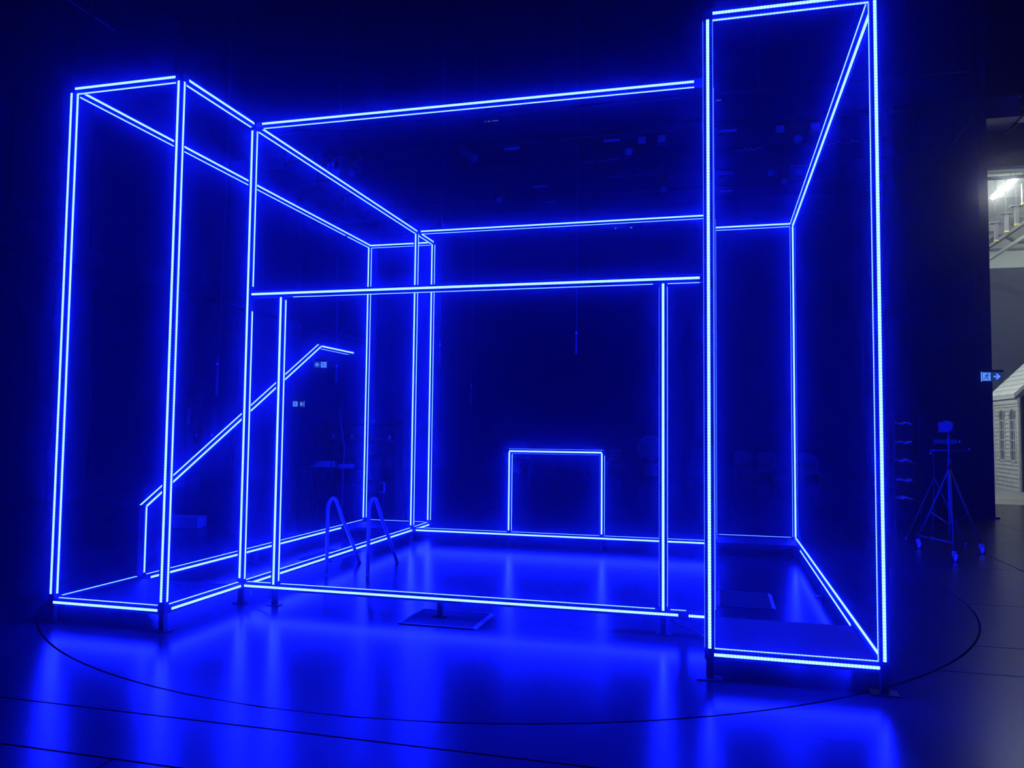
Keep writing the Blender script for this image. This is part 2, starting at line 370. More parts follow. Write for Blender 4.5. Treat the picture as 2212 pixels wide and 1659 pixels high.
# ------------------------------------------------------------------ feet, ballast plates
feet(T, [(0, .0), (XB, .0), (XB, YC), (XB, YE), (XB, YF), (0, YF), (0, 2.9)])
feet(R, [(XG, 0), (XH, 0), (XG, YC+.02), (XG, YE), (XG, YF), (XH, YF), (XH, 2.9)], .08)
feet(Dw, [(1.383, YC), (2.95, YC), (4.802, YC)])
feet(Rr, [(2.46, YE), (3.728, YE)])
def plate(x0, y0, x1, y1, label):
    t = thing('ballast_plate', label, 'base plate', ((x0+x1)/2, (y0+y1)/2, 0)); cx, cy_ = t.location.x, t.location.y
    MB().box((x0-cx, y0-cy_, .125), (x1-cx, y1-cy_, .172)).build('deck', M_BLACK, t)
e = HB+.001
plate(e, e, XB-e, 0.97, 'black ballast deck filling the front bay of the left tower')
plate(e, 5.05, XB-e, YF-e, 'black ballast deck filling the back bay of the left tower')
plate(XG+e, e, XH-e, 0.99, 'black ballast deck filling the front bay of the right tower')
plate(XG+e, 5.18, XH-e, YF-e, 'black ballast deck at the back of the right tower')
# wires tidied at the frame joints
def cable(name, pts, r, label, m=None): return tag(MB().tube(pts, r, 6).build(name, m or M_BLKMET), label, 'cable')
cable('power_cable', [(1.10, 1.10, .10), (1.16, 1.02, .075), (1.25, 1.0, .06), (1.33, 1.03, .07), (1.35, 1.06, .12)], .005, 'thin black cable looping under the left end of the doorway sill')
cable('power_cable', [(4.86, 1.02, .12), (4.93, .99, .085), (5.0, .98, .075), (5.07, .97, .05), (5.1, .98, .012)], .005, 'thin black cable looping under the right end of the doorway sill')
# ------------------------------------------------------------------ pool ladder
M_TUBE = mat('satin_stainless_tube', (0.32, 0.32, 0.35), 0.33, 0.3)
def arch(x0, ya, dx, lab):
    t = thing('pool_handrail', lab, 'handrail', (x0, ya, 0), 0, 'pool ladder handrails')
    pts = [(0, 0, 0), (0, 0, .35), (0, .0, .64)]
    for k in range(9):
        a = math.pi*(k/8.0)*0.83
        pts.append((dx*.05*k/8, .115-.115*math.cos(a), .70+.115*math.sin(a)))
    pts += [(dx*.2, .37, .55), (dx*.6, .62, .28), (dx, .86, 0)]
    MB().tube(pts, .0195, 12).build('bent_tube', M_TUBE, t)
    for x, y in ((0, 0), (dx, .86)): MB().lathe([(.024, 0), (.024, .008), (.02, .012)], (x, y, 0), seg=14).build('floor_flange', M_TUBE, t)
    return t
arch(1.155, 2.44, -.02, 'left bent-tube pool ladder handrail beside the left tower')
arch(1.575, 2.57, -.02, 'right bent-tube pool ladder handrail, farther from the left tower')
# ------------------------------------------------------------------ floor hatches
def hatch(x0, y0, x1, y1, lab):
    cx, cy_ = (x0+x1)/2, (y0+y1)/2; w, d = (x1-x0)/2, (y1-y0)/2
    t = thing('floor_hatch', lab, 'hatch', (cx, cy_, 0))
    MB().box((-w+.03, -d+.02, 0), (w-.03, d-.02, .006)).build('lid', M_LID, t)
    for s in (-1, 1):
        MB().poly([(s*w, -d, 0), (s*(w-.035), -d, 0), (s*(w-.035), -d, .011)], (0, 2*d, 0)).build('edge_strip', M_GREYMET, t)
        MB().box((-w+.03, s*d-.01, 0), (w-.03, s*d+.01, .009)).build('edge_strip', M_BLKMET, t)
hatch(2.68, .74, 3.36, 1.27, 'dark floor hatch in front of the doorway sill, under its middle foot')
hatch(5.20, 2.2, 5.72, 2.88, 'dark floor hatch on the floor inside the right tower')
hatch(.30, 3.3, .80, 4.1, 'dark floor hatch on the floor inside the left tower')
# ------------------------------------------------------------------ overhead pipes and lamps
PZ = 8.15
M_FACE = mat('pale_lamp_face', (0.8, 0.8, 0.85), 0.45)
M_FACED = mat('dim_lamp_face', (0.38, 0.38, 0.42), 0.45)
ordn = {10.25: 'nearest overhead pipe', 11.95: 'second overhead pipe', 13.5: 'third overhead pipe', 14.9: 'fourth overhead pipe', 16.35: 'fifth overhead pipe', 19.6: 'farthest overhead pipe'}
for y, o in ordn.items():
    t = thing('lighting_pipe', 'long horizontal black steel pipe, the '+o, 'lighting pipe', (0, y, PZ))
    MB().tube([(-5.2, 0, 0), (9.6, 0, 0)], .025, 8).build('pipe', M_BLKMET, t)
    for x in (-5, -2, 2, 6, 9.4): MB().tube([(x, 0, .02), (x, 0, CE-.45-PZ)], .006, 5).build('suspension_wire', M_BLKMET, t)
def bar_lamp_proto():
    t = thing('bar_lamp', '', 'stage lamp')
    MB().box((-.2, -.06, -.19), (.2, .07, -.07)).build('housing', M_BLKMET, t)
    MB().box((-.18, -.075, -.175), (.18, -.06, -.125)).build('lens_strip', M_FACE, t)
    for x in (-.15, .15): MB().box((x-.015, -.02, -.07), (x+.015, .02, .03)).build('clamp', M_BLKMET, t)
    return t
def head_lamp_proto():
    t = thing('moving_head_lamp', '', 'stage lamp')
    MB().box((-.13, -.1, -.14), (.13, .1, -.03)).box((-.02, -.03, -.03), (.02, .03, .03)).build('base', M_BLKMET, t)
    y = MB().box((-.15, -.03, -.4), (-.12, .03, -.12)).box((.12, -.03, -.4), (.15, .03, -.12)).box((-.15, -.05, -.17), (.15, .05, -.14)).build('yoke', M_BLKMET, t)
    MB().lathe([(.06, .13), (.1, .1), (.115, 0), (.115, -.12), (.09, -.16)], (0, 0, -.36), (0, .8, .6), 14).build('head', M_BLKMET, t)
    MB().lathe([(.085, -.165), (.085, -.158)], (0, 0, -.36), (0, .8, .6), 14).build('lens', M_FACED, t)
    return t
def box_lamp_proto():
    t = thing('flood_lamp', '', 'stage lamp')
    MB().poly([(-.11, -.12, -.32), (-.11, .12, -.28), (-.11, .1, -.1), (-.11, -.06, -.1)], (.22, 0, 0)).build('housing', M_BLKMET, t)
    MB().poly([(-.085, -.13, -.30), (-.085, -.122, -.30), (-.085, -.075, -.13), (-.085, -.083, -.13)], (.17, 0, 0)).build('lens', M_FACE, t)
    MB().box((-.012, -.02, -.1), (.012, .02, .03)).build('clamp', M_BLKMET, t)
    return t
protos = [bar_lamp_proto(), head_lamp_proto(), box_lamp_proto()]; used = [0, 0, 0]
def hang(k, x, y, lab, rz=0):
    o = protos[k] if not used[k] else copy_tree(protos[k]); used[k] = 1
    o.location = (x, y, PZ); o.rotation_euler = (0, 0, rz); o['label'] = lab; o['group'] = ('bar lamps', 'moving-head lamps', 'flood lamps')[k]+' on the overhead pipes'
wx = {0.66: 'left', 2.96: 'middle', 5.44: 'right'}
for y in (11.95, 14.9, 16.35):
    for x, w in wx.items():
        if (x, y) in ((2.96, 14.9), (2.96, 16.35)): continue
        hang(0, x, y, 'pale-faced bar lamp, '+w+' one on the '+ordn[y])
for x, y, k, w in ((3.34, 11.95, 1, 'round lamp just right of the middle bar lamp'), (3.62, 11.95, 2, 'square-faced flood lamp right of the middle round lamp'), (4.05, 11.95, 2, 'square-faced flood lamp standing alone between middle and right lamps'),
                   (6.5, 11.95, 2, 'square-faced flood lamp right of the right bar lamp'), (6.85, 11.95, 1, 'round lamp between the two right flood lamps'), (7.2, 11.95, 2, 'square-faced flood lamp at the far right end'),
                   (6.5, 14.9, 2, 'square-faced flood lamp right of the right bar lamp'), (6.8, 14.9, 1, 'round lamp between the two right flood lamps'), (7.15, 14.9, 2, 'square-faced flood lamp at the right end'),
                   (-.45, 14.9, 1, 'round lamp near the left end'), (3.9, 14.9, 1, 'round lamp near the middle'), (-3.9, 11.95, 2, 'square-faced flood lamp at the far left'), (-3.3, 11.95, 1, 'round lamp at the far left')):
    hang(k, x, y, w+' of the '+ordn[y])
# slanted profile spot on the second pipe
t = thing('profile_spotlight', 'slanted long-barrel spotlight at the left of the second overhead pipe', 'stage lamp', (-.35, 11.95, PZ))
MB().lathe([(.07, 0), (.09, .05), (.09, .3), (.11, .32), (.11, .55)], (-.25, 0, -.02), (.62, -.25, -.5), 14).build('barrel', M_GREYMET, t)
MB().lathe([(.085, .552), (.085, .558)], (-.25, 0, -.02), (.62, -.25, -.5), 14).build('lens', M_FACED, t)
MB().box((-.02, -.02, -.16), (.02, .02, .03)).build('clamp', M_BLKMET, t)
# rows of tiny indicator lights on the nearest pipe
M_DOT = mat('indicator_diode', (.1, .1, .3), .4, emit=((0.12, 0.2, 1.0), 2.5))
for cx, n, lab in ((.65, 9, 'row of tiny blue diodes on the nearest overhead pipe, above the doorway'), (5.25, 3, 'trio of tiny blue diodes on the nearest overhead pipe, behind the right tower')):
    t = thing('diode_bar', lab, 'indicator', (cx, 10.25, PZ-.14))
    MB().box((-.018*n, -.02, -.02), (.018*n, .02, .02)).box((-.01, -.015, .02), (.01, .015, .14)).build('housing', M_BLKMET, t)
    for k in range(n):
        if n == 9 and k in (1, 4): continue
        MB().cbox(((k-(n-1)/2)*.033, -.022, 0), (.011, .006, .011)).build('diode', M_DOT, t)
t = thing('diode_bar', 'pair of tiny white indicator lights on the farthest overhead pipe', 'indicator', (2.32, 19.6, PZ-.16))
MB().box((-.3, -.02, -.02), (.3, .02, .02)).box((-.01, -.015, .02), (.01, .015, .16)).build('housing', M_BLKMET, t)
M_DOTW = mat('white_indicator_diode', (.1, .1, .3), .4, emit=((0.25, 0.4, 1.0), 1.5))
for x in (-.25, .25): MB().cbox((x, -.022, 0), (.05, .006, .018)).build('diode', M_DOTW, t)
# cable looms sagging along the third pipe
for xa, xb, w in ((-.45, .2, 'left'), (2.0, 2.9, 'middle'), (5.6, 6.25, 'right'), (7.6, 8.3, 'far right')):
    n = 14; pts = [(xa+(xb-xa)*k/n, 13.42, PZ-.06-.03*math.sin(k*2.1)-.02*math.sin(k*.9)) for k in range(n+1)]
    cable('cable_loom', pts, .011, 'grey cable loom tied under the third overhead pipe, '+w+' one', M_STEEL)
# borders: two black drapes across the flies
for y, z0, lab in ((11.25, 8.02, 'black border drape hanging in front of the overhead lamps'), (18.2, 8.3, 'black border drape hanging across the back of the hall')):
    b = MB(); n = 130; vs = []; fs = []
    for k in range(n+1):
        x = -7.9+17.9*k/n; yy = y+.015*math.sin(k*1.7)+.008*math.sin(k*.63)
        vs += [(x, yy, z0), (x, yy, CE-.5), (x, yy+.01, z0), (x, yy+.01, CE-.5)]
    for k in range(n):
        i = 4*k; fs += [(i, i+4, i+5, i+1), (i+2, i+3, i+7, i+6), (i, i+2, i+6, i+4), (i+1, i+5, i+7, i+3)]
    tag(b.add(vs, fs, True).build('border_drape', M_DRAPE), lab, 'drape')
# ducts on the left
t = thing('air_duct', 'pale rectangular air duct under the roof beyond the left tower', 'duct', (-5.9, 12.3, 8.1))
MB().box((-.35, 0, 0), (.45, 5.2, .55)).build('duct_body', M_FACED, t)
for y in (0, 1.7, 3.4): MB().box((-.37, y, -.02), (.47, y+.05, .57)).build('flange', M_GREYMET, t)
for x in (-.2, .3): MB().tube([(x, .5, .55), (x, .5, 3.9)], .01, 5).build('hanger', M_BLKMET, t)
t = thing('junction_box', 'small pale junction box hung near the roof beyond the left tower', 'box', (-4.1, 12.4, 7.85))
MB().box((-.13, -.08, 0), (.13, .08, .22)).build('housing', M_GREYMET, t); MB().tube([(0, 0, .22), (0, 0, 4.15)], .008, 5).build('hanger', M_BLKMET, t)
t = thing('ceiling_tube', 'thin dark tube lamp fixed up under the roof at upper left', 'lamp', (-4.27, 4.6, 8.0))
MB().tube([(0, -.6, .0), (0, 0, 0)], .016, 6).tube([(0, .1, 0), (0, .55, 0)], .022, 6).build('tube', M_GREYMET, t)
MB().tube([(0, 0, 0), (0, .1, 0)], .012, 6).tube([(0, .05, 0), (0, .05, 4.0)], .006, 5).build('hanger', M_BLKMET, t)
# hanging microphones
def mic(x, y, ztop, zb, ln_, r, lab, sway=0):
    t = thing('hanging_microphone', lab, 'microphone', (x, y, zb), 0, 'microphones hung on long cables')
    MB().lathe([(r*.6, 0), (r, .01), (r, ln_*.55), (r*.75, ln_*.6), (r*.75, ln_)], (0, 0, 0), seg=10).build('capsule', M_GREYMET, t)
    MB().lathe([(r*1.08, 0), (r*1.08, .03)], (0, 0, ln_*.82), seg=10).build('bright_collar', M_FACE, t)
    MB().tube([(0, 0, ln_), (sway*.3, 0, ln_+.8), (sway, 0, ztop-zb)], .0045, 5).build('cable', M_GREYMET, t)
mic(2.87, 8, CE-.01, 2.88, .42, .016, 'slim microphone hung on a long cable above the fireplace arch')
mic(.39, 8, CE-.01, 2.72, .42, .016, 'slim microphone hung on a cable right beside the left tower back post')
mic(-2.76, 6, CE-.01, 2.08, .62, .022, 'thicker hanging microphone seen through the left tower, above the stair rail', .12)
mic(-.61, 6, CE-.01, 2.29, .3, .012, 'thin hanging microphone near the top end of the stair rail', -.05)
mic(.36, 10, CE-.01, 2.03, .5, .014, 'faint hanging microphone far back, left of the fireplace arch')
cable('loose_cable', [(-.66, 6.2, 1.9), (-.6, 6.2, 1.6), (-.54, 6.2, 1.25), (-.56, 6.2, .7), (-.55, 6.2, .02)], .008, 'thin pale cable dangling to the floor behind the pool handrails', M_GREYMET)
# ------------------------------------------------------------------ exit signs
M_SIGNB = mat('exit_sign_field', (.02, .06, .10), .5, emit=((.02, .12, .22), .30))
M_SIGNW = mat('exit_sign_lit_panel', (.5, .6, .8), .5, emit=((.12, .34, 1.0), .9))
M_SIGNA = mat('exit_sign_lit_arrow', (.4, .5, .8), .5, emit=((.14, .26, 1.0), 1.0))
def thick(b, pts, w, y0, y1):
    for (xa, za), (xb, zb) in zip(pts[:-1], pts[1:]):
        d = Vector((xb-xa, 0, zb-za)).normalized(); n = Vector((-d.z, 0, d.x))*w/2; a = Vector((xa, y0, za))-d*w*.3; c = Vector((xb, y0, zb))+d*w*.3
        b.poly([a-n, a+n, c+n, c-n], (0, y1-y0, 0))
def exit_sign(loc, s, rz, man_left, arrow_right, lab, edge):
    t = thing('exit_sign', lab, 'exit sign', loc, rz); w, h = .40*s, .20*s
    MB().box((-w/2, 0, 0), (w/2, .03, h)).build('sign_body', M_SIGNB, t)
    MB().box((-w*.28, -.01, h), (w*.56, .125, h+.045*s)).build('mounting_bracket', M_BLKMET, t)
    xm = -w*.26 if man_left else w*.26; pw = .075*s
    MB().box((xm-pw, -.004, h*.06), (xm+pw, 0, h*.94)).build('pictogram_panel', M_SIGNW, t)
    b = MB(); k = s*.085; f = 1 if arrow_right else -1
    P = lambda x, z: (xm+f*x*k, h*.5+z*k)
    b.lathe([(k*.16, 0), (k*.16, .003)], (*[P(.22, .72)[0]], -.004, P(.22, .72)[1]), (0, -1, 0), 10)
    thick(b, [P(.12, .45), P(-.08, -.05)], k*.30, -.007, -.004)
    thick(b, [P(.12, .42), P(.42, .22), P(.62, .36)], k*.13, -.007, -.004)
    thick(b, [P(.02, .42), P(-.36, .34), P(-.48, .04)], k*.13, -.007, -.004)
    thick(b, [P(-.06, -.08), P(.30, -.32), P(.24, -.80)], k*.17, -.007, -.004)
    thick(b, [P(-.1, -.08), P(-.28, -.48), P(-.74, -.56)], k*.17, -.007, -.004)
    b.build('running_figure', M_SIGNB, t)
    xa = w*.24 if man_left else -w*.24; b = MB()
    thick(b, [(xa-f*.055*s, h/2), (xa+f*.035*s, h/2)], .035*s, -.004, 0)
    thick(b, [(xa-f*.005*s, h/2+.055*s), (xa+f*.05*s, h/2)], .032*s, -.005, 0); thick(b, [(xa-f*.005*s, h/2-.055*s), (xa+f*.05*s, h/2)], .032*s, -.005, 0)
    b.build('arrow', M_SIGNA, t)
    if edge: MB().box((edge*w*.5-.006, -.01, -.004), (edge*w*.5+.006, .03, h+.004)).build('lit_edge', M_SIGNW, t)
    return t
exit_sign((10.205, 11.30, 2.575), .86, 0, True, True, 'lit exit sign with right arrow on the end of the right wall', -1)
exit_sign((-8.0, 19.2, 3.60), 1.05, .30, False, False, 'lit exit sign with left arrow just under the stair rail end', 1)
exit_sign((-8.0, 17.8, 2.22), .92, .34, True, True, 'lit exit sign with right arrow, the lower one on the left wall', 1)
for z, y in ((3.88, 19.2), (2.46, 17.8)): MB().box((WL, y-.03, z-.02), (-7.9, y+.06, z+.02)).build('sign_arm', M_BLKMET, wl)
# ------------------------------------------------------------------ chairs at the back
M_CH = mat('white_wicker', (0.42, 0.42, 0.45), 0.7, noise=0.25, nscale=40)
def slat_chair():
    t = thing('slat_back_chair', '', 'chair')
    MB().box((-.21, -.2, .43), (.21, .2, .46)).build('seat', M_CH, t)
    for x in (-.19, .19):
        MB().tube([(x, -.18, 0), (x, -.18, .43)], .018, 6).build('leg', M_CH, t)
        MB().tube([(x, .19, 0), (x, .19, .45), (x, .24, .9)], .018, 6).build('back_leg', M_CH, t)
    for z in (.55, .68, .80): MB().box((-.19, .2+(z-.45)*.1, z), (.19, .22+(z-.45)*.1, z+.05)).build('back_slat', M_CH, t)
    MB().tube([(-.2, .24, .87), (-.1, .245, .92), (.1, .245, .92), (.2, .24, .87)], .02, 6).build('top_rail', M_CH, t)
    for x in (-.19, .19): MB().tube([(x, -.18, .2), (x, .19, .2)], .01, 5).build('stretcher', M_CH, t)
    return t
def arm_chair():
    t = thing('wicker_armchair', '', 'chair')
    MB().box((-.27, -.26, .36), (.27, .24, .45)).build('seat', M_CH, t)
    MB().poly([(-.29, -.27, .24), (.29, -.27, .24), (.29, -.27, .36), (-.29, -.27, .36)], (0, .03, 0)).build('apron', M_CH, t)
    n = 13; vs = []; fs = []
    for k in range(n):
        a = math.pi*k/(n-1); x = .29*math.cos(a); y = -.12+.36*math.sin(a); z = .62+.3*math.sin(a)**.6
        for d in (0, .03): vs += [(x*(1-d), y-d*math.sin(a), .42), (x*(1-d)*1.06, y-d*math.sin(a), z)]
    for k in range(n-1):
        i = 4*k; fs += [(i, i+4, i+5, i+1), (i+2, i+3, i+7, i+6), (i+1, i+5, i+7, i+3), (i, i+2, i+6, i+4)]
    MB().add(vs, fs, True).build('wraparound_back', M_CH, t)
    for x in (-.26, .26):
        for y in (-.24, .22): MB().tube([(x*.95, y, .4), (x*1.06, y*1.05, 0)], .02, 6).build('leg', M_CH, t)
    return t
def peacock_chair():
    t = thing('peacock_chair', '', 'chair')
    MB().lathe([(.30, 0), (.22, .2), (.20, .3), (.29, .42), (.3, .45)], (0, 0, 0), seg=18).build('drum_base', M_CH, t)
    b = MB(); n = 22; vs = [(0, .26, .45), (0, .29, .45)]; fs = []
    for k in range(n+1):
        a = math.pi*(1.22*k/n-.11); r = .47
        vs += [(r*math.cos(a), .3+.06*math.sin(a), .92+r*.95*math.sin(a)), (r*math.cos(a), .33+.06*math.sin(a), .92+r*.95*math.sin(a))]
    for k in range(n):
        i = 2+2*k; fs += [(0, i, i+2), (1, i+3, i+1), (i, i+1, i+3, i+2)]
    b.add(vs, fs).build('fan_back', M_CH, t)
    MB().tube([(.47*math.cos(math.pi*(1.22*k/n-.11)), .315, .92+.45*math.sin(math.pi*(1.22*k/n-.11))) for k in range(n+1)], .03, 6).build('back_rim', M_CH, t)
    for s in (-1, 1): MB().tube([(s*.3, .28, .72), (s*.36, .05, .68), (s*.3, -.2, .6), (s*.26, -.2, .42)], .025, 6).build('arm', M_CH, t)
    return t
def place(proto, spots):
    for i, (x, y, rz, lab) in enumerate(spots):
        o = proto if i == 0 else copy_tree(proto); o.location = (x, y, 0); o.rotation_euler = (0, 0, rz); o['label'] = lab; o['group'] = 'pale chairs far back in the hall'
place(slat_chair(), [(-1.3, 21.4, .15, 'pale slat-back chair seen inside the fireplace arch'), (1.77, 21.8, -.1, 'pale slat-back chair just right of the fireplace arch')])
place(arm_chair(), [(6.02, 22.5, .1, 'faint pale wicker armchair, left of the three behind the right tower'), (6.72, 21.75, -.25, 'brightest low wicker armchair, middle of the three behind the right tower'), (7.95, 21.3, .35, 'pale wicker armchair, right of the three, behind the right tower post')])
place(peacock_chair(), [(2.95, 22.3, 0, 'large round-backed wicker peacock chair left of the right door post'), (-1.95, 22.6, .1, 'tall round-backed wicker peacock chair behind the left fireplace upright')])
tag(MB().box((-.55, 22.2, 0), (.75, 22.9, .04)).box((-.5, 22.25, .04), (-.45, 22.3, .62)).box((.65, 22.25, .04), (.7, 22.3, .62)).box((-.55, 22.2, .62), (.75, 22.9, .68)).build('low_table', M_WALL2), 'low dark table between the chairs, inside the fireplace arch', 'table')
# ------------------------------------------------------------------ left background
t = thing('foam_block', 'pale rectangular block lying on the floor beyond the left tower', 'block', (-2.9, 5.5, 0), .12)
MB().box((-.28, -.14, .0), (.28, .14, .165)).build('block', M_CLOTH, t); MB().box((-.284, -.02, .0), (.284, .02, .168)).build('tape_band', M_WHITE, t)
t = thing('prop_table', 'black trestle table with cloth bundles beyond the left tower', 'table', (-1.78, 8.2, 0))
MB().box((-.62, -.3, .80), (.62, .3, .84)).build('table_top', M_DRAPE, t)
for x in (-.55, .55):
    for y in (-.25, .25): MB().box((x-.02, y-.02, 0), (x+.02, y+.02, .80)).build('leg', M_DRAPE, t)
def bundle(x, w, h, lab):
    t = thing('cloth_bundle', lab, 'cloth', (x, 8.1, .84), 0, 'folded cloths on the trestle table')
    for k in range(3):
        b = MB(); n = 16; z0 = h*k/3; ww = w*(1-.06*k)
        top = [(ww/2*math.cos(2*math.pi*i/n)*(1+.06*math.sin(3*i)), .16*math.sin(2*math.pi*i/n)*(1+.05*math.cos(5*i+k)), z0) for i in range(n)]
        b.poly(top, (.01*k, 0, h/3*.92)); b.build('fold', M_CLOTH, t)
bundle(-1.88, .48, .11, 'larger pale folded cloth bundle on the trestle table')
bundle(-1.46, .34, .07, 'smaller flatter pale cloth bundle on the trestle table')
t = thing('water_bottle', 'small shiny bottle standing between the two cloth bundles', 'bottle', (-1.655, 8.0, .84))
MB().lathe([(.018, 0), (.02, .01), (.02, .09), (.008, .11), (.008, .13)], seg=10).build('bottle', M_STEEL, t); MB().lathe([(.01, .13), (.01, .145)], seg=10).build('cap', M_WHITE, t)
sh = thing('prop_shelf', 'black open shelf holding small jars, behind the trestle table', 'shelf', (-2.35, 10.6, 0))
for x in (-.9, .9): MB().box((x-.02, -.2, 0), (x+.02, .2, 1.75)).build('side', M_DRAPE, sh)
for z in (.4, .95, 1.30, 1.62): MB().box((-.88, -.2, z), (.88, .2, z+.02)).build('shelf_board', M_DRAPE, sh)
for x, z, lab in ((-2.95, 1.32, 'small pale jar at the left of the dark shelf'), (-2.5, 1.32, 'small pale jar at the middle of the dark shelf'), (-2.0, 1.64, 'small pale jar on the top board of the dark shelf'), (-1.62, 1.32, 'small pale jar at the right end of the dark shelf')):
    t = thing('jar', lab, 'jar', (x, 10.48, z), 0, 'jars on the dark shelf')
    MB().lathe([(.03, 0), (.034, .01), (.034, .06), (.026, .075)], seg=10).build('jar_body', M_GREYMET, t); MB().lathe([(.028, .075), (.028, .095)], seg=10).build('lid', M_WHITE, t)
t = thing('socket_panel', 'wall socket panel with two pale outlets on the left wall', 'socket panel', (-8.16, 13.1, 1.1), 0)
MB().box((-.04, -.65, 0), (0, .65, 1.0)).build('back_plate', M_BLKMET, t)
for y in (-.22, .25):
    s_ = MB().box((0, y-.12, .12), (.05, y+.12, .5)).build('outlet_box', M_BLKMET, t); MB().box((.05, y-.13, .19), (.07, y+.13, .27)).build('pale_flap', M_FACE, s_)
    MB().lathe([(.04, 0), (.04, .02)], (.05, y, .4), (1, 0, 0), 10).build('plug', M_FACED, s_)
MB().box((0, -.04, .58), (.05, .04, .72)).build('switch', M_FACE, t); MB().box((0, -.64, .5), (.05, -.56, .95)).build('cable_clip', M_FACED, t)
t = thing('music_stand', 'thin metal stand with square clip bracket behind the pool handrails', 'stand', (-.7, 8.1, 0))
MB().tube([(0, 0, 0), (0, 0, .58)], .012, 6).build('pole', M_GREYMET, t); MB().lathe([(.13, 0), (.13, .012), (.03, .02)], seg=14).build('base', M_BLKMET, t)
MB().box((-.06, -.01, .40), (.03, .01, .415)).box((-.06, -.01, .565), (.03, .01, .58)).box((.015, -.015, .40), (.035, .015, .58)).build('bracket', M_FACE, t)
# ------------------------------------------------------------------ wheeled lamp stand on the right
t = thing('wheeled_lamp_stand', 'tall wheeled tripod lamp stand standing right of the right tower', 'lamp stand', (8.19, 6.33, 0))
cst = [(-.29, .47), (-.12, -.63), (.42, .21)]
MB().tube([(0, 0, .25), (0, 0, 1.25)], .022, 8).build('column', M_GREYMET, t); MB().tube([(0, 0, 1.2), (0, 0, 1.62)], .015, 8).build('inner_tube', M_GREYMET, t)
MB().lathe([(.035, 0), (.035, .06)], (0, 0, 1.13), seg=10).build('collar', M_BLKMET, t)
for x, y in cst:
    lg = MB().tube([(0, 0, 1.12), (x, y, .12)], .013, 6).build('leg', M_GREYMET, t)
    MB().tube([(0, 0, .38), (x*.62, y*.62, .52)], .008, 5).build('brace', M_GREYMET, lg)
    c = MB().box((x-.02, y-.03, .065), (x+.02, y+.03, .12)).build('caster_fork', M_FACE, lg)
    MB().lathe([(.03, -.014), (.042, -.012), (.042, .012), (.03, .014)], (x+.01, y-.03, .043), (1, .2, 0), 14).build('caster_wheel', M_FACE, lg)
MB().tube([(cst[0][0], cst[0][1], .17), (cst[1][0]*.6+.05, cst[1][1]*.35, .17)], .012, 6).build('tie_bar', M_GREYMET, t)
MB().box((-.11, -.05, 1.60), (.06, .05, 1.74)).build('lamp_head', M_GREYMET, t); MB().lathe([(.06, 0), (.08, .1), (.075, .14)], (-.03, -.05, 1.67), (-.3, -1, .1), 12).build('lamp_hood', M_GREYMET, t)
MB().tube([(-.22, 0, 1.36), (.24, 0, 1.36)], .01, 6).build('cross_arm', M_GREYMET, t)
for x, z in ((-.22, 1.32), (.13, 1.48), (.24, 1.38)): MB().lathe([(.02, -.05), (.028, 0), (.02, .05)], (x, -.02, z), (0, -1, .1), 8).build('clamp_knob', M_STEEL, t)
t = thing('light_stand', 'thin-legged black tripod stand just behind the wheeled lamp stand', 'stand', (8.25, 7.35, 0))
MB().tube([(0, 0, .3), (0, 0, 1.5)], .012, 6).build('pole', M_BLKMET, t)
for x, y in ((-.34, .22), (.34, -.2), (.05, .4)):
    l_ = MB().tube([(0, 0, .95), (x, y, .02)], .008, 5).build('leg', M_GREYMET, t); MB().lathe([(.014, 0), (.014, .05)], (x, y, 0), seg=8).build('rubber_foot', M_FACED, l_)
MB().box((.0, -.04, 1.44), (.3, .04, 1.5)).build('arm_box', M_GREYMET, t)
# shelf trolley with folded cloths at the right
t = thing('shelf_trolley', 'narrow black shelf trolley right of the right tower', 'trolley', (8.34, 9.75, 0))
for x in (-.2, .2):
    for y in (-.25, .25): MB().box((x-.015, y-.015, .0), (x+.015, y+.015, 1.95)).build('upright', M_DRAPE, t)
ZS = (.42, .72, 1.06, 1.37, 1.70)
for z in ZS: MB().box((-.19, -.25, z), (.19, .25, z+.02)).build('shelf', M_DRAPE, t)
nm = ('lowest', 'second lowest', 'middle', 'second highest', 'top')
for z, w in zip(ZS, nm):
    b = MB(); n = 10; vs = []; fs = []
    for k in range(n+1):
        x = -.11+.19*k/n; zz = z+.045+.014*math.sin(k*.8+z*9)+.006*math.sin(k*2.3+z*30)
        vs += [(x, -.26, zz), (x, -.26, zz+.014), (x, .1, zz+.02), (x, .1, zz)]
    for k in range(n):
        i = 4*k
        for j in range(4): fs.append((i+j, i+(j+1) % 4, i+4+(j+1) % 4, i+4+j))
    o = tag(b.add(vs, fs, True).build('folded_cloth', M_WHITE), 'pale wavy folded cloth on the '+w+' shelf of the black trolley', 'cloth', 'folded cloths on the trolley')
    o.location = (8.34, 9.75, 0)
# ------------------------------------------------------------------ scene dock: lamps, steelwork, duct, house
M_TUBEL = mat('fluorescent_tube', (1, 1, 1), .4, emit=((.90, 1.0, .96), TUBE_E))
def dock_lamp(x, y, z, lab, first=[None]):
    if first[0] is None:
        t = thing('fluorescent_lamp', lab, 'lamp', (x, y, z), 0, 'tube lamps under the dock ceiling')
        MB().poly([(-.09, -.95, .0), (-.04, -.95, .1), (.04, -.95, .1), (.09, -.95, .0), (.08, -.95, .0), (.035, -.95, .085), (-.035, -.95, .085), (-.08, -.95, .0)], (0, 1.9, 0)).build('fitting', M_DWHITE, t)
        MB().tube([(0, -.9, 0), (0, .9, 0)], .055, 6).build('tube', M_TUBEL, t)
        for y_ in (-.6, .6): MB().tube([(0, y_, .1), (0, y_, 9.2-8.5)], .008, 5).build('hanger', M_GREYMET, t)
        first[0] = t
    else:
        t = copy_tree(first[0]); t.location = (x, y, z); t['label'] = lab
dock_lamp(13.05, 19.5, 8.5, 'glowing white tube lamp hanging in the bright dock at the right edge')
